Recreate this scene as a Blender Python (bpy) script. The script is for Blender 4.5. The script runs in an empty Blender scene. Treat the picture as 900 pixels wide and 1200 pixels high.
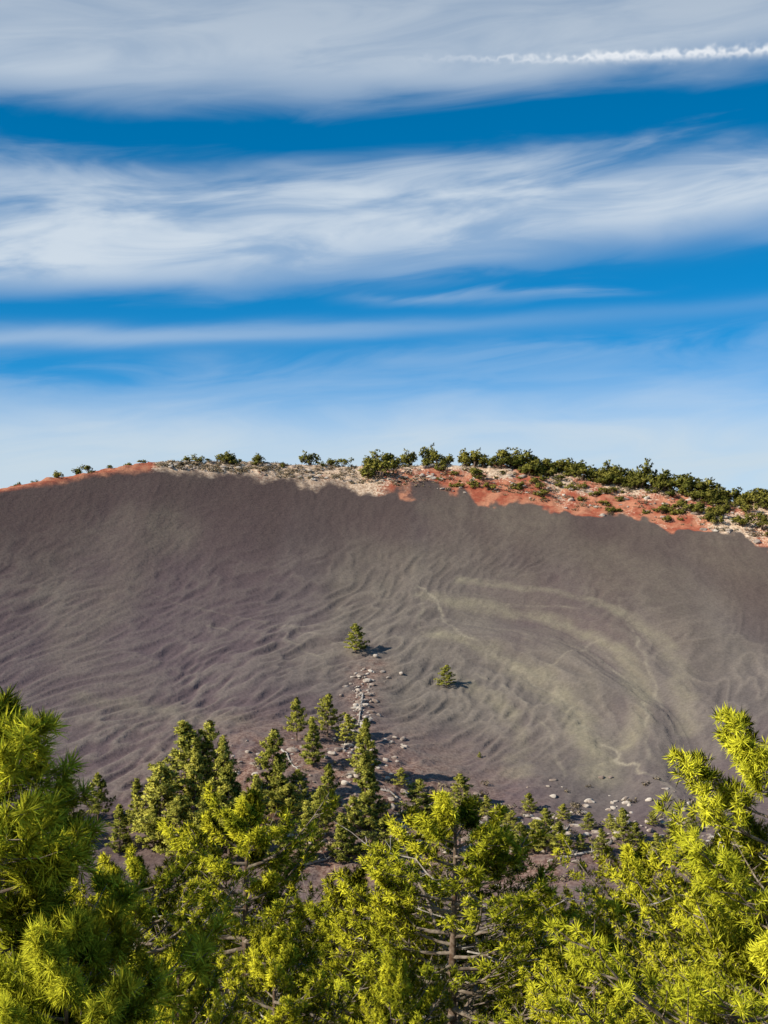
import bpy, math, random
import numpy as np
from mathutils import Vector
SC=bpy.context.scene
SC.view_settings.view_transform='Standard'
SC.view_settings.look='None'
SC.view_settings.exposure=0
F=1648.0
rng=np.random.default_rng(7)
# ---------------------------------------------------------------- noise
TAB=np.random.default_rng(3).random((256,256))
def vn(x,y):
    xi=np.floor(x).astype(int); yi=np.floor(y).astype(int)
    fx=x-xi; fy=y-yi
    fx=fx*fx*fx*(fx*(fx*6-15)+10); fy=fy*fy*fy*(fy*(fy*6-15)+10)
    a=TAB[xi%256,yi%256]; b=TAB[(xi+1)%256,yi%256]
    c=TAB[xi%256,(yi+1)%256]; d=TAB[(xi+1)%256,(yi+1)%256]
    return (a*(1-fx)+b*fx)*(1-fy)+(c*(1-fx)+d*fx)*fy
def fbm(x,y,o=4):
    s=0; a=.5; t=0
    for i in range(o):
        s=s+a*vn(x*2**i+17.3*i,y*2**i+9.1*i); t+=a; a*=.5
    return s/t
def sst(e0,e1,x):
    t=np.clip((x-e0)/(e1-e0),0,1); return t*t*(3-2*t)
# ---------------------------------------------------------------- terrain shape
def yg_f(x): return 286-44*np.minimum((x/90.0)**2,2.5)
def ang(x): return 450+F*x/yg_f(x)
BX=[-600,-200,0,100,190,300,350,400,480,560,600,650,700,750,800,850,900,1100,1500]
BG=[600,592,575,557,548,557,562,567,570,580,585,594,605,611,619,627,641,665,680]
CX=[-600,-200,0,100,190,300,360,430,500,600,650,700,750,800,850,900,1100,1500]
CC=[590,588,572,554,541,543,545,547,544,547,553,558,565,573,582,590,596,596]
def rim(x):
    yg=yg_f(x); a=ang(x)
    pg=np.interp(a,BX,BG); pc=np.interp(a,CX,CC)
    zg=(600-pg)/F*yg
    yc=yg+np.maximum(3.0,(pg-pc)*0.45)
    zc=(600-pc)/F*yc
    return yg,zg,yc,zc
def base_h(x,y):
    near=np.where(y>0,-1.8-38*(1-np.exp(-np.maximum(y,0)/55.0)),-1.8-0.02*y*0)
    yg,zg,yc,zc=rim(x)
    y0=140.0-22*np.minimum((x/90.0)**2,1.6); zb=-41.0
    s=(y-y0)/(yg-y0)
    sc=np.clip(s,0,1)
    far=zb+(zg-zb)*(0.45*sc+0.55*sc**2)
    t=np.clip((y-yg)/(yc-yg),0,1)
    far=np.where(s>1,zg+(zc-zg)*(1.15*t-0.15*t*t),far)
    o=np.maximum(y-yc,0)
    far=far-np.where(o>0,0.012*np.minimum(o,16)**2+0.32*np.maximum(o-16,0),0)
    far=np.maximum(far,-90)
    w=sst(100,145,y)
    z=near*(1-w)+far*w
    m=np.exp(-(((x+9)/17.0)**2+((y-172)/20.0)**2))
    m2=np.exp(-(((x-16)/26.0)**2+((y-150)/9.0)**2))
    z=z+3.8*m+1.2*m2
    return z
def march(fn,px,py,lo,hi):
    ys=np.arange(lo,hi,.2); u=(px-450)/F; v=(600-py)/F
    hz=fn(u*ys,ys); k=np.nonzero(hz>=v*ys)[0]
    if len(k)==0:
        d=hz-v*ys; j=int(max(0,(200-lo)/.2)); i=int(np.argmax(d[j:]))+j
    else: i=k[0]
    return float(u*ys[i]),float(ys[i]),float(hz[i])
RC=march(base_h,575,860,100,340)
def ring(x,y):
    rr=np.hypot((x-RC[0])/24.0,(y-RC[1])/40.0)
    th=np.arctan2((y-RC[1])/40.0,(x-RC[0])/24.0)
    return rr,th,np.exp(-((rr-.95)/.42)**2)*sst(-.75,.1,(x-RC[0])/24)
def ripple(x,y):
    wx=(fbm(x/30+3,y/45+8,3)-.5); wy=(fbm(x/34+13,y/40+2,3)-.5)
    def rid(a,b,s):
        n=vn(a/1.9+40+s,b/7.0)*.46+vn(a/1.05+80,b/3.8+7+s)*.36+vn(a/.62+s,b/2.4+7)*.18
        return 1-np.abs(2*n-1)
    def field(th,s,wk):
        X=x+wx*wk; Y=y+wy*wk
        return rid(X*np.cos(th)-Y*np.sin(th),X*np.sin(th)+Y*np.cos(th),s)
    yg=yg_f(x); top=1-sst(8,38,yg-y+ (wx*40))
    rt=sst(20,55,x)
    rd=field(.12,0,10)*top+(1-top)*(field(.50,31,16)*(1-rt)+field(.30,63,16)*rt)
    rr,th,rm=ring(x,y)
    rm=rm*.75
    rd=rd*(1-rm)+rm*rid(rr*30+wx*8,th*22,90)
    am=.6+.4*sst(.35,.65,fbm(x/20+50,y/30,2))
    am=am*(.55+.45*sst(150,180,y))
    return .5+(rd-.62)*am
def height(x,y):
    x=np.asarray(x,float); y=np.asarray(y,float)
    z=base_h(x,y)
    yg,zg,yc,zc=rim(x)
    inside=sst(125,150,y)*(1-sst(-3,1,y-yg))
    z=z+inside*(fbm(x/23,y/40,3)-.5)*2.0
    rr,th,rm=ring(x,y)
    z=z+inside*.75*np.sin(rr*14+3*fbm(x/15,y/15,2))*rm
    z=z-inside*2.2*np.exp(-(rr/.75)**2)
    r=ripple(x,y)
    z=z+inside*(r-.5)*(.96*(.32+.68*sst(5,70,yg-y)))
    out=sst(-1,2,y-yg)*(1-sst(40,80,y-yc))
    z=z+out*((fbm(x/4,y/4,4)-.5)*1.6+.9*np.abs(fbm(x/2.2,y/2.2+9,3)-.5))
    mm=np.exp(-(((x+6)/22.0)**2+((y-165)/24.0)**2))
    z=z+mm*(fbm(x/3.0+5,y/3.0,4)-.5)*1.8
    nr=1-sst(110,130,y)
    z=z+nr*(fbm(x/9,y/9,4)-.5)*1.5
    return z
def P(px,py,lo=70,hi=340): return march(height,px,py,lo,hi)
def gz(x,y): return float(height(np.array([x]),np.array([y]))[0])
# ---------------------------------------------------------------- mesh helper
def mk_mesh(name,V,Fc,mats,mi=None,attrs=None,smooth=False,vecs=None):
    me=bpy.data.meshes.new(name)
    loops=Fc.ravel().astype(np.int32); nf,k=Fc.shape
    me.vertices.add(len(V)); me.vertices.foreach_set('co',np.asarray(V,np.float32).ravel())
    me.loops.add(len(loops)); me.loops.foreach_set('vertex_index',loops)
    me.polygons.add(nf); me.polygons.foreach_set('loop_start',(np.arange(nf)*k).astype(np.int32))
    me.polygons.foreach_set('loop_total',np.full(nf,k,np.int32))
    if mi is not None: me.polygons.foreach_set('material_index',np.asarray(mi,np.int32))
    if smooth: me.polygons.foreach_set('use_smooth',np.full(nf,True))
    for m in mats: me.materials.append(m)
    for k_,a in (attrs or {}).items():
        at=me.attributes.new(k_,'FLOAT','POINT'); at.data.foreach_set('value',np.asarray(a,np.float32))
    for k_,a in (vecs or {}).items():
        at=me.attributes.new(k_,'FLOAT_VECTOR','POINT'); at.data.foreach_set('vector',np.asarray(a,np.float32).ravel())
    me.update(calc_edges=True); return me
def add(name,me,loc=(0,0,0),rz=0,sc=(1,1,1)):
    o=bpy.data.objects.new(name,me); o.location=loc; o.rotation_euler=(0,0,rz); o.scale=sc
    SC.collection.objects.link(o); return o
# ---------------------------------------------------------------- node helper
class N:
    def __init__(s,nt): s.nt=nt
    def n(s,t,**k):
        nd=s.nt.nodes.new(t)
        for a,b in k.items(): setattr(nd,a,b)
        return nd
    def put(s,sock,v):
        if isinstance(v,bpy.types.NodeSocket): s.nt.links.new(v,sock)
        elif v is not None: sock.default_value=v
    def m(s,op,a,b=None,c=None,clamp=False):
        nd=s.n('ShaderNodeMath',operation=op,use_clamp=clamp)
        s.put(nd.inputs[0],a)
        if b is not None: s.put(nd.inputs[1],b)
        if c is not None: s.put(nd.inputs[2],c)
        return nd.outputs[0]
    def ss(s,x,e0,e1,o0=0.,o1=1.):
        nd=s.n('ShaderNodeMapRange',interpolation_type='SMOOTHSTEP')
        s.put(nd.inputs[0],x); nd.inputs[1].default_value=e0; nd.inputs[2].default_value=e1
        nd.inputs[3].default_value=o0; nd.inputs[4].default_value=o1
        return nd.outputs[0]
    def xyz(s,x,y,z):
        nd=s.n('ShaderNodeCombineXYZ'); s.put(nd.inputs[0],x); s.put(nd.inputs[1],y); s.put(nd.inputs[2],z); return nd.outputs[0]
    def noise(s,vec,scale,detail=4,rough=.5,dist=0.):
        nd=s.n('ShaderNodeTexNoise'); s.put(nd.inputs['Vector'],vec)
        nd.inputs['Scale'].default_value=scale; nd.inputs['Detail'].default_value=detail
        nd.inputs['Roughness'].default_value=rough; nd.inputs['Distortion'].default_value=dist
        return nd.outputs['Fac']
    def mix(s,f,a,b):
        nd=s.n('ShaderNodeMix',data_type='RGBA'); s.put(nd.inputs[0],f)
        for i,v in ((6,a),(7,b)):
            if isinstance(v,tuple) and len(v)==3: v=v+(1,)
            s.put(nd.inputs[i],v)
        return nd.outputs[2]
    def at(s,name): return s.n('ShaderNodeAttribute',attribute_name=name).outputs['Fac']
def mat(name):
    m=bpy.data.materials.new(name); m.use_nodes=True; m.node_tree.nodes.clear()
    h=N(m.node_tree); out=h.n('ShaderNodeOutputMaterial'); return m,h,out
def diff(h,out,col,nrm=None,rough=.6):
    b=h.n('ShaderNodeBsdfDiffuse'); h.put(b.inputs[0],col); b.inputs['Roughness'].default_value=rough
    if nrm is not None: h.put(b.inputs['Normal'],nrm)
    h.nt.links.new(b.outputs[0],out.inputs[0]); return b
def terrain_mat():
    m,h,out=mat('cinder_ground')
    pos=h.n('ShaderNodeNewGeometry').outputs['Position']
    nb=h.noise(pos,.03,2,.55); nm=h.noise(pos,.35,3,.6); nf=h.noise(pos,2.2,3,.7)
    c=h.mix(h.ss(nb,.35,.65),(.116,.098,.095),(.144,.121,.111))
    c=h.mix(h.at('purple'),c,(.140,.102,.106))
    c=h.mix(h.m('MULTIPLY',h.ss(h.at('rip'),.5,.9),h.ss(nb,.3,.6,.35,.7)),c,(.25,.208,.175))
    c=h.mix(h.at('dark'),c,(.092,.065,.058))
    c=h.mix(h.m('MULTIPLY',h.at('olive'),h.ss(nm,.3,.65,.6,1.)),c,(.262,.226,.162))
    c=h.mix(h.m('MULTIPLY',h.at('path'),h.ss(nm,.35,.6,.4,1.)),c,(.38,.325,.24))
    mcol=h.mix(h.ss(nf,.4,.6),(.17,.09,.07),(.31,.21,.165))
    c=h.mix(h.m('MULTIPLY',h.at('mound'),h.ss(nm,.35,.6,.3,1.)),c,mcol)
    red=h.mix(h.ss(nm,.35,.65),(.35,.095,.055),(.52,.23,.135))
    tan=h.mix(h.ss(nf,.35,.65),(.44,.29,.19),(.72,.56,.41))
    rs=h.mix(h.ss(h.m('ADD',h.at('tan'),h.m('MULTIPLY',h.m('SUBTRACT',nf,.5),1.2)),.34,.66),red,tan)
    c=h.mix(h.ss(h.m('ADD',h.at('rim'),h.m('MULTIPLY',h.m('SUBTRACT',nm,.5),.9)),.2,.8),c,rs)
    lit=h.mix(h.ss(nf,.4,.6),(.10,.07,.05),(.22,.16,.10))
    c=h.mix(h.at('litter'),c,lit)
    g=h.mix(nf,(.62,.62,.62,1),(1.38,1.38,1.38,1))
    mm=h.n('ShaderNodeMix',data_type='RGBA',blend_type='MULTIPLY'); mm.inputs[0].default_value=1
    h.put(mm.inputs[6],c); h.put(mm.inputs[7],g)
    b=h.n('ShaderNodeBump'); b.inputs['Strength'].default_value=.7; b.inputs['Distance'].default_value=.35
    h.put(b.inputs['Height'],h.noise(pos,1.1,3,.65))
    diff(h,out,mm.outputs[2],b.outputs[0])
    return m
def grid_coords(lo,hi,st,flo,fhi):
    f=np.arange(flo,fhi+st/2,st)
    left=[];v=flo;s=st
    while v>lo: s*=1.16; v-=s; left.append(max(v,lo))
    right=[];v=fhi;s=st
    while v<hi: s*=1.16; v+=s; right.append(min(v,hi))
    return np.array(left[::-1]+list(f)+right)
xs=grid_coords(-9000,9000,.32,-88,90); ys=grid_coords(-3000,12000,.34,135,312)
ys=np.unique(np.concatenate([ys,np.arange(0,134,1.5)]))
XX,YY=np.meshgrid(xs,ys); ZZ=height(XX,YY)
nx,ny=len(xs),len(ys)
V=np.stack([XX.ravel(),YY.ravel(),ZZ.ravel()],1)
i=np.arange((ny-1)*(nx-1)); r=i//(nx-1); c=i%(nx-1); b0=r*nx+c
Fq=np.stack([b0,b0+1,b0+1+nx,b0+nx],1)
x=XX.ravel(); y=YY.ravel()
yg,zg,yc,zc=rim(x)
A=ang(x)
wob=(fbm(x/5.0,y/9.0+30,4)-.5)*24+ (vn(x/1.7,y/30)-.5)*4
rimm=sst(-3.8,3.2,y-yg+wob*np.interp(A,[150,250,450,560,1000],[.05,.25,.5,1,1])+np.interp(A,[60,120,450,560],[.8,0,0,1.6]))
tt=np.clip((y-yg)/(yc-yg),0,1)
tanm=np.interp(A,[0,170,195,430,470,600,760,840,900,1300],[.05,.05,.95,.9,.36,.24,.32,.5,.55,.6])+(fbm(x/6+9,y/6,3)-.5)*1.1+np.interp(A,[430,500,780,850],[0,1,1,0])*(tt-.45)*.7
tanm=np.where(A<165,np.minimum(tanm,.15),tanm)
depth=yg-y
dark=(1-sst(2,70,depth+(fbm(x/8,y/90,2)-.5)*34))*sst(150,170,y)*.85
purple=sst(.35,.7,fbm(x/30+20,y/30,3)+.3*sst(-10,-60,x)+.3*(1-sst(155,200,y)))
def polymask(pts,wid,seed=0,jit=1.6):
    W=np.array([P(*p)[:2] for p in pts])
    t=np.linspace(0,len(W)-1,6*len(W)); W=np.stack([np.interp(t,np.arange(len(W)),W[:,0]),np.interp(t,np.arange(len(W)),W[:,1])],1)
    for _ in range(8): W[1:-1]=(W[:-2]+2*W[1:-1]+W[2:])/4
    d=np.full(x.shape,1e9)
    sel=(y>W[:,1].min()-12)&(y<W[:,1].max()+12)&(x>W[:,0].min()-12)&(x<W[:,0].max()+12)
    xs_,ys_=x[sel],y[sel]; dd=np.full(xs_.shape,1e9)
    jx=xs_+(vn(xs_/3+seed,ys_/3)-.5)*jit; jy=ys_+(vn(xs_/3,ys_/3+seed)-.5)*jit
    for a,b in zip(W[:-1],W[1:]):
        ab=b-a; t=np.clip(((jx-a[0])*ab[0]+(jy-a[1])*ab[1])/(ab@ab+1e-9),0,1)
        dd=np.minimum(dd,np.hypot(jx-a[0]-t*ab[0],jy-a[1]-t*ab[1]))
    d[sel]=dd
    return np.exp(-np.minimum(d/wid,20)**2)
brk=.45+.75*sst(.3,.65,fbm(x/6+31,y/6+4,2))
path=polymask([(488,688),(515,712),(545,748),(580,768),(620,790),(655,822),(700,862),(745,898),(785,930),(830,955)],.30)*.75
path=np.maximum(path,.65*polymask([(645,778),(672,762),(706,748)],.30,3))
path=np.maximum(path,.4*polymask([(728,700),(742,742),(770,800),(775,830)],.26,5))
path=np.maximum(path,.35*polymask([(490,690),(495,740),(480,800)],.28,6))
path=np.maximum(path,.35*polymask([(590,706),(650,712),(680,712)],.28,6))
path=np.maximum(path,.35*polymask([(375,770),(330,745),(240,735)],.28,9))
path=np.maximum(path,.4*polymask([(545,732),(620,742),(700,768),(745,805),(765,850),(760,890)],.28,19))
path=np.maximum(path,.3*polymask([(560,790),(610,815),(650,860),(665,910)],.28,39))
path=np.maximum(path,.3*polymask([(180,700),(260,720),(380,742),(410,760)],.28,29))
path=np.clip(path*brk,0,1)
olive=.9*polymask([(490,696),(570,712),(650,728),(710,752),(748,790),(755,835),(735,875)],2.0,11)
olive=np.maximum(olive,1.*polymask([(515,742),(575,762),(630,792),(670,830),(695,870),(705,915)],2.8,12))
olive=np.maximum(olive,.7*polymask([(540,680),(640,690),(725,712),(780,752),(808,805),(800,860)],1.8,14))
olive=np.maximum(olive,.8*polymask([(530,790),(580,815),(612,860),(605,910)],2.0,24))
olive=np.maximum(olive,.5*polymask([(100,820),(200,835),(280,845)],2.8,15))
olive=np.maximum(olive,.25*sst(.5,.72,fbm(x/22+70,y/40,3)))
olive=olive*(.55+.8*fbm(x/3,y/9,3))*(1-.85*rimm)
mound=np.clip(np.exp(-(((x+7)/17.0)**2+((y-168)/20.0)**2))*1.7+.9*np.exp(-(((x-18)/24.0)**2+((y-152)/8.0)**2)),0,1)
mound=np.maximum(mound,.9*polymask([(435,780),(425,820),(415,860)],2.5,2))
litter=1-sst(112,140,y)
me=mk_mesh('terrain',V,Fq,[terrain_mat()],attrs=dict(rim=rimm,tan=np.clip(tanm,0,1),dark=np.clip(dark,0,1),rip=ripple(x,y),
   olive=np.clip(olive,0,1),path=path,mound=mound,litter=litter,purple=purple*.9),smooth=True)
add('terrain',me)
# ---------------------------------------------------------------- vegetation materials
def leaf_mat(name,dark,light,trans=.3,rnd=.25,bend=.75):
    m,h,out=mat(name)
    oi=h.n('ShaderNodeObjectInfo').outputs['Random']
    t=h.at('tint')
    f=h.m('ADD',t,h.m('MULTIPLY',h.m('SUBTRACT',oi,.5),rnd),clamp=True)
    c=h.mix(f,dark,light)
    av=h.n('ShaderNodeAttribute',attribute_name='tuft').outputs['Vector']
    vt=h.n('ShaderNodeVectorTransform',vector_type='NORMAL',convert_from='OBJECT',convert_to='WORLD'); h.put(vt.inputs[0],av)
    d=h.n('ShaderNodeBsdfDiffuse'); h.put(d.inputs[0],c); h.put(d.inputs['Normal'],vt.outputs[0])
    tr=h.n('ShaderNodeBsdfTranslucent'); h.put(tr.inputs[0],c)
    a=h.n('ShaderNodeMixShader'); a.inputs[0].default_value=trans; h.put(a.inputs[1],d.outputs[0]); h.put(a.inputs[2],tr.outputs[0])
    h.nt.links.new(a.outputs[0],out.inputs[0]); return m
def bark_mat(name,a,b_):
    m,h,out=mat(name); pos=h.n('ShaderNodeTexCoord').outputs['Object']
    n=h.noise(pos,9,2,.6); c=h.mix(h.ss(n,.35,.65),a,b_)
    diff(h,out,c); return m
M_bark=bark_mat('pine_bark',(.12,.075,.05),(.27,.20,.15))
M_twig=bark_mat('pine_twigs',(.16,.12,.09),(.34,.28,.22))
M_dead=bark_mat('dead_wood',(.36,.31,.27),(.58,.53,.47))
M_near=leaf_mat('pine_needles',(.20,.25,.018),(.98,.92,.06),.18)  # colour pair runs from shaded olive to sunlit yellow-green
M_close_sunlit=leaf_mat('pine_needles_close_sunlit',(.42,.45,.026),(1.0,.96,.07),.22)  # brightened needle copy, sunlight painted in against the nearest crowns' self-shadow
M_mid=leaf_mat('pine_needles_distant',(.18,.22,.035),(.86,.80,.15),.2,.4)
M_jun=leaf_mat('juniper_foliage',(.10,.13,.025),(.52,.46,.10),.2,0)
M_sage=leaf_mat('sagebrush_foliage',(.34,.26,.15),(.66,.54,.36),.2,0)
# ---------------------------------------------------------------- tree builder
def nrm_rows(v): return v/(np.linalg.norm(v,axis=1)[:,None]+1e-9)
class Build:
    def __init__(s): s.V=[];s.Q=[];s.qm=[];s.tint=[];s.tv=[];s.n=0
    def tube(s,pts,rad,m=0,k=5):
        pts=np.asarray(pts,float); n=len(pts)
        d=np.gradient(pts,axis=0); d/=np.linalg.norm(d,axis=1)[:,None]+1e-9
        up=np.array([0,0,1.]) if abs(d[0,2])<.9 else np.array([1.,0,0])
        a=np.cross(d,up); a/=np.linalg.norm(a,axis=1)[:,None]+1e-9; b=np.cross(d,a)
        th=np.arange(k)*2*np.pi/k
        rr=np.asarray(rad)[:,None,None]
        dv=(np.cos(th)[None,:,None]*a[:,None,:]+np.sin(th)[None,:,None]*b[:,None,:])
        v=(pts[:,None,:]+rr*dv).reshape(-1,3)
        ii=np.arange((n-1)*k); r=ii//k; c=ii%k; c2=(c+1)%k
        s.Q.append(np.stack([r*k+c,r*k+c2,(r+1)*k+c2,(r+1)*k+c],1)+s.n); s.qm.append(np.full(len(ii),m))
        s.V.append(v); s.tint.append(np.full(len(v),.5)); s.tv.append(dv.reshape(-1,3)+0*v); s.n+=len(v)
    def tufts(s,pos,ax,R,nn,L,w,bias,m,tint,tv):
        pos=np.repeat(pos,nn,0); ax=np.repeat(ax,nn,0); ti=np.repeat(tint,nn); tv=np.repeat(tv,nn,0)
        k=len(pos)
        d=nrm_rows(R.normal(size=(k,3)))
        d=nrm_rows(d+ax*bias)
        root=pos-ax*(R.random((k,1))*L*.6)
        ln=L*(.7+.5*R.random((k,1)))
        tip=root+d*ln
        sd=nrm_rows(np.cross(d,R.normal(size=(k,3))))
        mid=root+d*ln*.45
        v=np.stack([root,mid+sd*w*.5,tip,mid-sd*w*.5],1).reshape(-1,3)
        f=np.arange(k*4).reshape(k,4)+s.n
        s.Q.append(f); s.qm.append(np.full(k,m)); s.V.append(v)
        nv=nrm_rows(tv+d*.55+R.normal(size=(k,3))*.22)
        s.tv.append(np.repeat(nv,4,0))
        s.tint.append(np.repeat(np.clip(ti+R.normal(size=k)*.08,0,1),4)); s.n+=len(v)
    def mesh(s,name,mats):
        return mk_mesh(name,np.concatenate(s.V),np.concatenate(s.Q),mats,mi=np.concatenate(s.qm),attrs=dict(tint=np.concatenate(s.tint)),vecs=dict(tuft=np.concatenate(s.tv)))
def nrm(v): return v/(np.linalg.norm(v)+1e-9)
def pine(name,seed,H,R0,crown,nb,ns,nt,nn,L,w,pw=.7,mats=None,asc=.5,dead=0,trunk_r=None,k=5,irr=.35,top=.5):
    R=np.random.default_rng(seed); B=Build()
    tr=trunk_r or H*.016
    zt=np.linspace(0,H*.985,9); lean=R.normal(size=2)*.012*H
    tp=np.stack([lean[0]*(zt/H)**2+.05*np.sin(zt*.9+seed),lean[1]*(zt/H)**2+.05*np.cos(zt*.7),zt],1)
    B.tube(tp,tr*(1-.93*zt/H)+.006,0,7)
    pos=[];axs=[];tn=[];tv=[]
    ph=R.random()*6
    for i in range(nb):
        t=((i+.5)/nb)**.9
        h=H*(1-crown*t)-.02*H
        base=np.array([np.interp(h,zt,tp[:,0]),np.interp(h,zt,tp[:,1]),h])
        az=ph+i*2.4+R.normal()*.4
        lob=1+.25*math.sin(az*2+seed)+R.normal()*irr*.6
        prof=min(1,(t*1.25+.05))**pw*(1 if t<.8 else 1-.6*(t-.8))
        Lb=max(.16*R0,R0*prof*max(.45,lob))
        el=asc*(1.25-1.35*t)+R.normal()*.12
        if t<.05: el=.9; Lb=R0*.14
        dh=np.array([math.cos(az),math.sin(az),0])
        m=6; u=np.linspace(0,1,m)
        side=np.array([-dh[1],dh[0],0])
        cur=R.normal()*.15
        pts=base+np.outer(u*Lb*math.cos(el),dh)+np.outer(u*Lb*math.sin(el)-.10*Lb*np.sin(u*3.14)+.14*Lb*u**3,[0,0,1])+np.outer(cur*Lb*u**2,side)
        r0=max(.010,tr*.28*(Lb/R0)**.8+.003*H*.1)
        B.tube(pts,r0*(1-.85*u),3 if len(mats or [0]*4)>3 else 0,k)
        dirv=nrm(pts[-1]-pts[-2])
        pos.append(pts[-1]);axs.append(nrm(dirv+[0,0,.5]));tn.append(.75);tv.append(nrm(dh*.8+[0,0,.8]))
        br=R.normal()*.14
        for j in range(ns):
            q=.26+.72*(j+R.random())/ns
            p0=np.array([np.interp(q,u,pts[:,c]) for c in range(3)])
            sg=1 if (j%2) else -1
            ls=Lb*(.40*(1.15-q)+.09)*(.7+.6*R.random())
            dd=nrm(dh*.75+side*sg*(.5+.6*R.random())+np.array([0,0,.1+.6*R.random()]))
            e=p0+dd*ls+np.array([0,0,.10*ls]); md=p0+dd*ls*.5-np.array([0,0,.03*ls])
            B.tube([p0,md,e],[r0*.35,r0*.25,r0*.12],3 if len(mats or [0]*4)>3 else 0,3)
            for z in range(nt):
                qq=1-z*(.62/max(nt,1))-R.random()*.08
                pp=p0+(e-p0)*qq+R.normal(size=3)*L*.3
                pos.append(pp);axs.append(nrm(dd+np.array([0,0,.6])+R.normal(size=3)*.3))
                tn.append(np.clip(.30+.46*q*qq+br+R.normal()*.13+.1*(1-t),0,1))  # random tuft tone plus painted crown shading, darker inside, lighter outward and up
                tv.append(nrm(dh*(.45+.5*q)+side*sg*.25+np.array([0,0,.85-.2*t])+R.normal(size=3)*.25))
    pos=np.array(pos);axs=np.array(axs);tn=np.array(tn);tv=np.array(tv)
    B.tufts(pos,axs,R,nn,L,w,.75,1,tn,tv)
    for i in range(dead):
        h=H*(1-crown*(.25+.75*R.random())); az=R.random()*6.28
        dh=np.array([math.cos(az),math.sin(az),0]); base=np.array([np.interp(h,zt,tp[:,0]),np.interp(h,zt,tp[:,1]),h])
        Lb=R0*(.45+.4*R.random()); u=np.linspace(0,1,7)
        wv=np.cumsum(R.normal(size=(7,3))*.06*Lb,axis=0)
        pts=base+np.outer(u*Lb,dh)+np.outer(u*Lb*.15,[0,0,1])+wv
        B.tube(pts,.018*(1-.8*u)+.003,2,4)
        for j in range(7):
            q=1+R.integers(0,5); d=nrm(dh+R.normal(size=3)*.8); l=Lb*.25*(.5+R.random())
            B.tube([pts[q],pts[q]+d*l*.5+R.normal(size=3)*.03,pts[q]+d*l],[.010,.007,.003],2,3)
    me=B.mesh(name,mats or [M_bark,M_near,M_dead,M_twig])
    me['top']=float(max(v[:,2].max() for v in B.V))
    return me
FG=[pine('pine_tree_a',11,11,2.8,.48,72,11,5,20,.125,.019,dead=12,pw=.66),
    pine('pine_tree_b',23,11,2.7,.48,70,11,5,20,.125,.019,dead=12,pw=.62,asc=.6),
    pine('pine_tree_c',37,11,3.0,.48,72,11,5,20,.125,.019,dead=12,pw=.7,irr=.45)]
CM=[M_bark,M_close_sunlit,M_dead,M_twig]
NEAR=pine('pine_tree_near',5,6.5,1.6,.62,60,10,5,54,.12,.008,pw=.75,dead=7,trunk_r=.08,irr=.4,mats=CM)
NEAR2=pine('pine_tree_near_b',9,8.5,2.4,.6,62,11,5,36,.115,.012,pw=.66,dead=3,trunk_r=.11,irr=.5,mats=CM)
def put_fg(px,py,d,me,rz,wide=1.):
    X=(px-450)/F*d; zt=(600-py)/F*d; g=gz(X,d)-.2
    s=(zt-g)/me['top']
    add('pine_tree',me,(X,d,g),rz,(s*wide,s*wide,s))
put_fg(535,918,24,FG[0],.3,1.1)
put_fg(290,918,28,FG[1],1.2,1.0)
put_fg(165,990,24,FG[2],2.2,.9)
put_fg(745,975,27,FG[1],3.9,.95)
put_fg(635,1030,30,FG[0],4.4,.8)
put_fg(840,955,21,FG[2],5.2,.8)
put_fg(60,985,27,FG[0],2.8,.85)
put_fg(410,1015,26,FG[2],.9,.85)
put_fg(330,1070,17,FG[0],1.9,.8)
put_fg(690,1080,19,FG[2],.1,.85)
put_fg(860,1050,15,FG[1],2.4,.75)
put_fg(205,1090,15,FG[1],5.4,.7)
put_fg(470,1110,17,FG[2],3.3,.7)
put_fg(-15,780,9.5,NEAR,.6,1.05)
put_fg(60,1050,7.5,NEAR,2.5,.8)
put_fg(925,812,13,NEAR2,1.1,.85)
for (a,b,d) in [(-60,960,34),(980,960,30),(480,1035,40),(800,1020,40),(240,1030,40)]:
    put_fg(a,b,d,FG[rng.integers(0,3)],rng.random()*6.28,.8)
# mid-distance pines
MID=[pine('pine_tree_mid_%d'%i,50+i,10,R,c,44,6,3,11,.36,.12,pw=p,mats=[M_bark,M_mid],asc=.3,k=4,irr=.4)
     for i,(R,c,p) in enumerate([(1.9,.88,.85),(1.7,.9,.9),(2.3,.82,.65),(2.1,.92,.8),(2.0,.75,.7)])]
mids=[(78,908,968),(115,903,965),(160,910,975),(188,892,995),(218,842,965),(243,842,955),(262,860,965),(268,890,1005),(208,930,1015),(240,925,1025),
(320,852,948),(348,815,868),(366,838,898),(384,812,864),(428,840,912),(428,878,970),(385,892,958),(415,930,1003),(360,935,1012),(400,950,1012),
(490,912,962),(470,898,922),(540,905,950),(610,962,1002),(640,945,988),(628,958,1000),(620,927,953),(690,950,974),(730,945,988),(833,935,968),(680,975,997),
(562,880,888),(417,729,766),(523,778,806),(338,915,965),(300,905,975),(285,925,1005),(450,955,1005),(408,835,872),(180,930,1000),(520,955,1000),(330,960,1020),(140,940,1000),
(60,930,1000),(30,925,1000),(590,985,1015),(770,975,1010),(440,985,1030),(230,870,975),(325,880,955),(375,920,985),(350,900,950),(435,905,975),(580,955,990),(655,960,1000),(705,970,1005),(570,930,958),(790,958,985),(590,942,965),(745,962,992),
(660,940,962),(715,952,972),(765,948,968),(810,950,975),(505,930,960),(600,948,975)]
for k,(px,pt,pb) in enumerate(mids):
    X,Y,Z=P(px,pb); hh=(pb-pt)/F*Y; md=MID[rng.integers(0,5)] if hh>5 else MID[2]
    s=hh/md['top']
    wd=s*(1.0+.35*rng.random())
    if hh<5.5: wd*=1.25
    add('pine_tree',md,(X,Y,Z-.15),rng.random()*6.28,(wd,wd,s))
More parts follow.
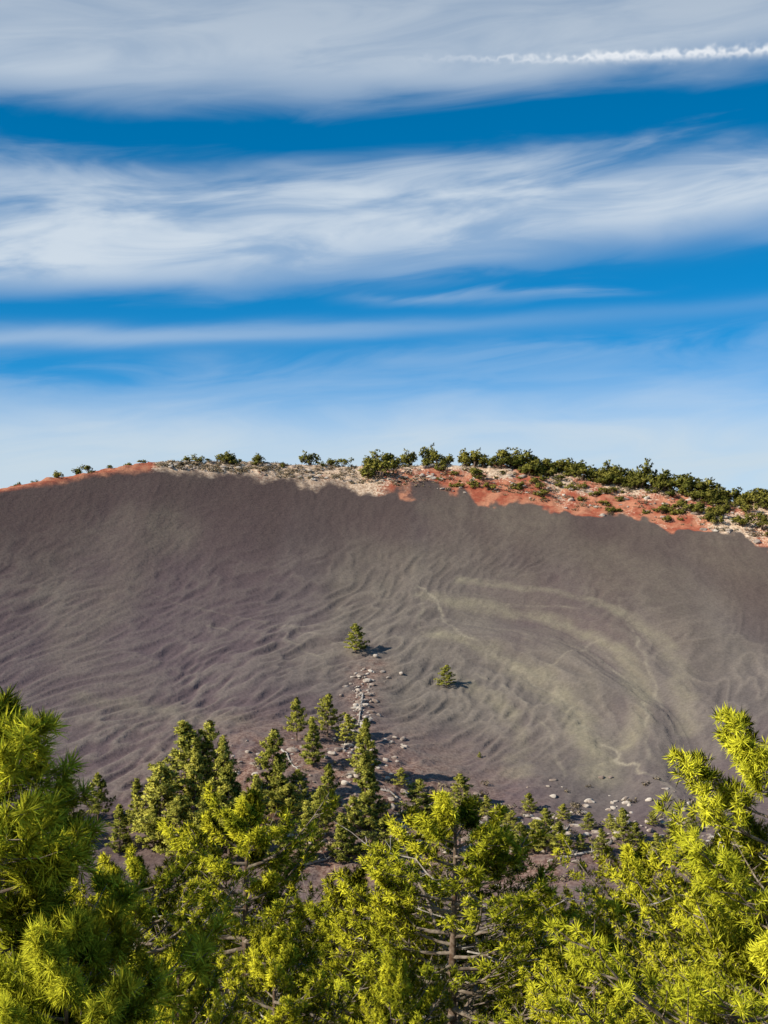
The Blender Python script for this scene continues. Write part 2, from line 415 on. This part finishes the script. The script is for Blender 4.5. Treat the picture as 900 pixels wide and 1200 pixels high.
# ---------------------------------------------------------------- bushes
def bush(seed,H,Rr,nt,nn,L,w,tree=True):
    R=np.random.default_rng(seed); B=Build()
    nl=7; ctr=np.stack([R.normal(size=nl)*Rr*.42,R.normal(size=nl)*Rr*.42,H*(.18+.55*R.random(nl))],1)
    rad=Rr*(.38+.3*R.random(nl))
    if tree:
        for c in ctr: B.tube([[0,0,-.3],[c[0]*.4,c[1]*.4,c[2]*.5],c],[.12,.09,.04],0,4)
    id_=R.integers(0,nl,nt); d=nrm_rows(R.normal(size=(nt,3)))
    rr=rad[id_]*R.random(nt)**.4
    p=ctr[id_]+d*rr[:,None]*[1,1,.95]; p[:,2]=np.maximum(p[:,2],.02*H)
    B.tufts(p,nrm_rows(d+[0,0,.5]),R,nn,L,w,.6,1,np.clip(.35+.3*R.random(nt)+.3*(p[:,2]/H-.4),0,1),nrm_rows(d+[0,0,.45]))
    return np.concatenate(B.V),np.concatenate(B.Q),np.concatenate(B.qm),np.concatenate(B.tint),np.concatenate(B.tv)
def scatter(name,vars_,items,mats):
    Vs=[];Qs=[];ms=[];ts=[];tvs=[];n=0
    for (X,Y,Z,s,sz,ti) in items:
        v,q,m,t,tv=vars_[rng.integers(0,len(vars_))]; a=rng.random()*6.28
        c,si=math.cos(a),math.sin(a)
        w=np.stack([(v[:,0]*c-v[:,1]*si)*s+X,(v[:,0]*si+v[:,1]*c)*s+Y,v[:,2]*sz+Z],1)
        tvs.append(np.stack([tv[:,0]*c-tv[:,1]*si,tv[:,0]*si+tv[:,1]*c,tv[:,2]],1))
        Vs.append(w);Qs.append(q+n);ms.append(m);ts.append(np.clip(t+ti,0,1));n+=len(v)
    me=mk_mesh(name,np.concatenate(Vs),np.concatenate(Qs),mats,mi=np.concatenate(ms),attrs=dict(tint=np.concatenate(ts)),vecs=dict(tuft=np.concatenate(tvs)))
    return add(name,me)
JV=[bush(100+i,4,2.0,170,7,.42,.21) for i in range(6)]
items=[]
def rimspot(px,f):
    Y=285
    for _ in range(8):
        X=(px-450)/F*Y; a=rim(np.array([X])); Y=.5*Y+.5*float(a[0][0]+(a[2][0]-a[0][0])*f)
    return (px-450)/F*Y,Y
def onrim(px,off,h,wd=1.):
    Y=290.
    for _ in range(8):
        X=(px-450)/F*Y; a=rim(np.array([X])); Y=.5*Y+.5*(float(a[2][0])+off)
    X=(px-450)/F*Y
    items.append((X,Y,gz(X,Y)-.2,h/4*wd,h/4,rng.normal()*.15))
for px,h,w in [(20,1.2,1.4),(40,1.0,1.5),(67,2.0,1.2),(92,2.0,1.1),(104,2.0,1.2),(128,.9,1.6),(150,1.2,1.5),(168,1.2,1.6),(218,1.8,1.4),(232,2.0,1.4),(262,2.8,1.1),(272,2.6,1.0),(303,2.4,1.1),(365,3.6,1.1),(388,2,1.5),(402,2.2,1.3),
 (432,3.0,1.3),(447,4.4,1.2),(458,3.4,1.2),(482,4.2,.9),(500,5.0,.7),(512,3.2,1.1),(526,2.8,1.2),(545,4.8,1.0),(556,4.6,1.0),(566,3.2,1.1),(588,3.8,1.3),(600,5.2,1.0),(612,4.8,1.1),(625,3.4,1.3),
 (640,3.4,1.3),(655,3.4,1.3),(668,4.6,1.1),(680,4.2,1.2),(693,3.6,1.2),(712,5.0,1.0),(725,4.0,1.2),(738,4.8,1.1),(750,3.8,1.3),(764,6.8,.75),(775,4.0,1.2),(788,4.8,1.1),(800,4.4,1.2),(812,4.0,1.2),(825,4.4,1.2),(838,3.4,1.2),(850,3.8,1.3),(862,3.4,1.2),(874,3.8,1.2),(888,3.4,1.2),(900,3.4,1.2),(920,4,1.2),(950,4,1.2)]:
    onrim(px,rng.uniform(-.5,1.5),h,w)
for i in range(66):
    px=rng.uniform(575,930); onrim(px,rng.uniform(-5,3),rng.uniform(1.6,3.4),1.3)
for i in range(20): onrim(rng.uniform(200,590),rng.uniform(-2,2),rng.uniform(.9,2.2),1.4)
for i in range(110):
    px=rng.uniform(500,920); X,Y=rimspot(px,rng.uniform(.12,.95))
    if px<600 and rng.random()<.5: continue
    h=rng.uniform(.6,1.8)*(1.4 if px>800 else 1); items.append((X,Y,gz(X,Y)-.1,h/4*1.5,h/4,rng.normal()*.15+.15))
for px,py,h in [(445,561,4.2),(433,560,3.2),(515,552,2.2),(562,562,2.4),(610,572,1.6),(830,612,2.6),(845,606,2.2),(780,600,2.4),(782,612,1.6),(870,618,2.5),(890,612,2.4)]:
    X,Y,Z=P(px,py,200); items.append((X,Y,Z-.1,h/4*1.3,h/4,.05))
scatter('juniper_trees',JV,items,[M_bark,M_jun])
SV=[bush(200+i,.9,.8,30,6,.22,.11,False) for i in range(4)]
it=[]
for i in range(700):
    px=rng.uniform(185,480) if rng.random()<.55 else rng.uniform(480,925)
    X,Y=rimspot(px,rng.uniform(.02,1.0))
    s=rng.uniform(.35,1.0); it.append((X,Y,gz(X,Y)-.05,s,s*.8,rng.normal()*.25))
for i in range(220):
    X=rng.normal()*24+5; Y=160+rng.normal()*9; s=rng.uniform(.4,1.0); it.append((X,Y,gz(X,Y)-.05,s,s,rng.normal()*.25))
scatter('sagebrush',SV,it,[M_bark,M_sage])
# ---------------------------------------------------------------- boulders
import bmesh
def rocks(name,items,m):
    bm=bmesh.new(); bmesh.ops.create_icosphere(bm,subdivisions=2,radius=1)
    v0=np.array([v.co[:] for v in bm.verts]); f0=np.array([[v.index for v in f.verts] for f in bm.faces]); bm.free()
    Vs=[];Fs=[];n=0
    for (X,Y,Z,s) in items:
        v=v0.copy()
        for _ in range(9):
            d=nrm(rng.normal(size=3)); k=v@d; lim=.5+.25*rng.random(); v-=np.outer(np.maximum(k-lim,0),d)
        v*=np.array([1+.8*rng.random(),1,.45+.4*rng.random()])*s
        a=rng.random()*6.28; c,si=math.cos(a),math.sin(a)
        w=np.stack([v[:,0]*c-v[:,1]*si+X,v[:,0]*si+v[:,1]*c+Y,v[:,2]+Z+.1*s],1)
        Vs.append(w);Fs.append(f0+n);n+=len(v)
    return add(name,mk_mesh(name,np.concatenate(Vs),np.concatenate(Fs),[m]))
m,h,out=mat('pale_rock'); pos=h.n('ShaderNodeNewGeometry').outputs['Position']
diff(h,out,h.mix(h.ss(h.noise(pos,.9,2,.6),.35,.65),(.28,.21,.17),(.64,.56,.47))); M_rock=m
ri=[]
def rk(px,py,s): X,Y,Z=P(px,py); ri.append((X,Y,Z,s))
for i in range(210):
    t=rng.random(); rk(427+rng.normal()*9-12*t,785+95*t+rng.normal()*4,.14+.38*rng.random()**2)
for i in range(190): rk(rng.uniform(270,480),rng.uniform(865,1000),.14+.42*rng.random()**2)
for i in range(300): rk(rng.uniform(470,850),975+rng.normal()*22,.15+.45*rng.random()**2)
for p in [(448,788),(455,795),(470,790),(405,805),(400,815),(440,770),(705,912),(715,912),(780,925),(800,950),(648,915),(290,882)]: rk(p[0],p[1],.42)
for i in range(220):
    X,Y=rimspot(rng.uniform(190,920),rng.uniform(.02,.95)); ri.append((X,Y,gz(X,Y),.25+.6*rng.random()**2))
rocks('boulders',ri,M_rock)
def log(p0,p1,r):
    a=np.array(P(*p0)); b=np.array(P(*p1)); B=Build(); n=8; u=np.linspace(0,1,n)
    pts=a+np.outer(u,b-a); pts[:,2]=height(pts[:,0],pts[:,1])+r*.8
    B.tube(pts,r*(1-.6*u),0,7)
    for j in range(5):
        q=rng.integers(2,n-1); d=nrm(np.array([rng.normal(),rng.normal(),abs(rng.normal())+.3])); l=.9
        B.tube([pts[q],pts[q]+d*l*.5,pts[q]+d*l],[r*.35,r*.25,r*.1],0,4)
    add('fallen_log',B.mesh('fallen_log',[M_dead]))
for a in [((412,850),(400,880),.16),((425,815),(420,850),.16),((350,1018),(395,1003),.22),((655,1008),(700,1000),.22),((560,965),(600,975),.16),((330,880),(350,905),.15),((440,925),(470,938),.15),((648,985),(668,968),.15)]: log(*a)
# ---------------------------------------------------------------- light
S=Vector((-.82,-.53,.0)).normalized(); EL=math.radians(32)
S=Vector((S.x*math.cos(EL),S.y*math.cos(EL),math.sin(EL)))
sl=bpy.data.lights.new('sun','SUN'); sl.energy=5.0; sl.angle=math.radians(.5); sl.color=(1,.93,.80)
so=bpy.data.objects.new('sun',sl); so.rotation_euler=S.to_track_quat('Z','Y').to_euler(); SC.collection.objects.link(so)
# ---------------------------------------------------------------- sky
W=bpy.data.worlds.new('sky'); SC.world=W; W.use_nodes=True; W.node_tree.nodes.clear(); h=N(W.node_tree)
out=h.n('ShaderNodeOutputWorld'); tc=h.n('ShaderNodeTexCoord').outputs['Generated']
sp=h.n('ShaderNodeSeparateXYZ'); h.put(sp.inputs[0],tc); x_,y_,z_=sp.outputs
hor=h.m('SQRT',h.m('ADD',h.m('MULTIPLY',x_,x_),h.m('MULTIPLY',y_,y_)))
hor=h.m('MAXIMUM',hor,.02)
Vv=h.m('DIVIDE',z_,hor); Uu=h.m('ARCTAN2',x_,y_)
p=h.m('MULTIPLY_ADD',Uu,F/100,4.5); q=h.m('MULTIPLY_ADD',Vv,-F/100,6.0)
sk=h.n('ShaderNodeTexSky',sky_type='NISHITA'); sk.sun_disc=False; sk.sun_elevation=EL
sk.sun_rotation=math.atan2(S.x,S.y)%(2*math.pi); sk.altitude=2400; sk.air_density=1.0; sk.dust_density=.3; sk.ozone_density=3
vm=h.n('ShaderNodeVectorMath',operation='NORMALIZE'); h.put(vm.inputs[0],h.xyz(x_,y_,h.m('MULTIPLY_ADD',h.m('ABSOLUTE',z_),1.9,.12))); h.put(sk.inputs[0],vm.outputs[0])
hs=h.n('ShaderNodeHueSaturation'); hs.inputs['Saturation'].default_value=1.38; hs.inputs['Value'].default_value=1.2; hs.inputs['Hue'].default_value=.487; h.put(hs.inputs['Color'],sk.outputs[0])
def slope(a,b): return h.m('SUBTRACT',q,h.m('MULTIPLY_ADD',p,(b-a)/9.0,a))
qt=h.m('MULTIPLY_ADD',p,.09,q)
n1=h.noise(h.xyz(h.m('MULTIPLY',p,.25),h.m('MULTIPLY',qt,.9),3.),1.,2,.5,0.)
n2=h.noise(h.xyz(h.m('MULTIPLY',p,.45),h.m('MULTIPLY',qt,2.2),7.),1.,5,.55,.7)
warp=h.m('ADD',h.m('MULTIPLY',h.m('SUBTRACT',n1,.5),.8),h.m('MULTIPLY',h.m('SUBTRACT',n2,.5),.55))
def E(a,b,s0,s1,wk=1.): return h.ss(h.m('MULTIPLY_ADD',warp,wk,slope(a,b)),s0,s1)
inv=lambda v:h.m('SUBTRACT',1.,v)
mul=lambda *a:__import__('functools').reduce(lambda u,v:h.m('MULTIPLY',u,v),a)
texA=h.ss(n2,.3,.68)
C1=mul(inv(E(1.28,.85,-.35,.25)),h.ss(q,-4.,-.5,.15,1.),h.m('MULTIPLY_ADD',texA,.25,.62))
C2=mul(E(2.15,1.95,-.45,.6,1.6),inv(E(3.6,2.8,-.4,.15)),h.m('MULTIPLY_ADD',texA,.5,.42))
g=lambda a,b,w,wk=.3:(lambda d:h.m('POWER',2.718,h.m('MULTIPLY',h.m('MULTIPLY',d,d),-1/(w*w))))(h.m('MULTIPLY_ADD',warp,wk,slope(a,b)))
C3=mul(g(4.02,3.65,.11),h.ss(p,1.,8.,.42,.10))
C3b=mul(g(3.3,2.75,.16,.8),.2,texA)
C4=mul(g(3.55,3.30,.08,.9),h.ss(p,3.6,5.,0.,1.),h.ss(p,6.5,8.2,1.,0.),.3,texA)
C6=mul(g(4.45,4.15,.25,.8),.22,texA)
C5=mul(E(4.95,4.75,-.7,.5,.6),h.m('MULTIPLY_ADD',texA,.14,.80))
puf=h.noise(h.xyz(h.m('MULTIPLY',p,3.2),h.m('MULTIPLY',q,3.2),0.),1.6,2,.6)
dd=h.m('MULTIPLY_ADD',h.m('SUBTRACT',puf,.5),.24,slope(.60,.78))
dn=h.m('DIVIDE',dd,h.ss(p,5.,8.8,.03,.06))
ct=mul(h.m('POWER',2.718,h.m('MULTIPLY',h.m('MULTIPLY',dn,dn),-1.)),h.ss(p,4.3,7.4,0.,.9),h.ss(puf,.35,.55,.3,1.),h.ss(p,11.,14.,1.,0.))
tot=None
for cc in (C1,C2,C3,C3b,C4,C5,C6,ct):
    tot=inv(cc) if tot is None else h.m('MULTIPLY',tot,inv(cc))
den=inv(tot)
ccol=h.mix(h.ss(q,-.3,2.,0.,1.),(.47,.55,.65),(.66,.74,.82))
ccol=h.mix(ct,ccol,(.85,.88,.92))
ccol=h.mix(h.ss(q,4.2,5.5),ccol,(.60,.70,.77))
b1=h.n('ShaderNodeBackground'); h.put(b1.inputs[0],hs.outputs[0]); b1.inputs[1].default_value=.15
b2=h.n('ShaderNodeBackground'); h.put(b2.inputs[0],ccol); b2.inputs[1].default_value=1.
ms=h.n('ShaderNodeMixShader'); h.put(ms.inputs[0],den); h.put(ms.inputs[1],b1.outputs[0]); h.put(ms.inputs[2],b2.outputs[0])
h.nt.links.new(ms.outputs[0],out.inputs[0])
# ---------------------------------------------------------------- camera
cd=bpy.data.cameras.new('camera'); cd.sensor_fit='VERTICAL'; cd.sensor_height=24; cd.lens=12/(600/F); cd.clip_start=.1; cd.clip_end=40000
co=bpy.data.objects.new('camera',cd); co.location=(0,0,0); co.rotation_euler=(math.radians(90),0,0); SC.collection.objects.link(co); SC.camera=co
print('grid',nx,ny,RC)
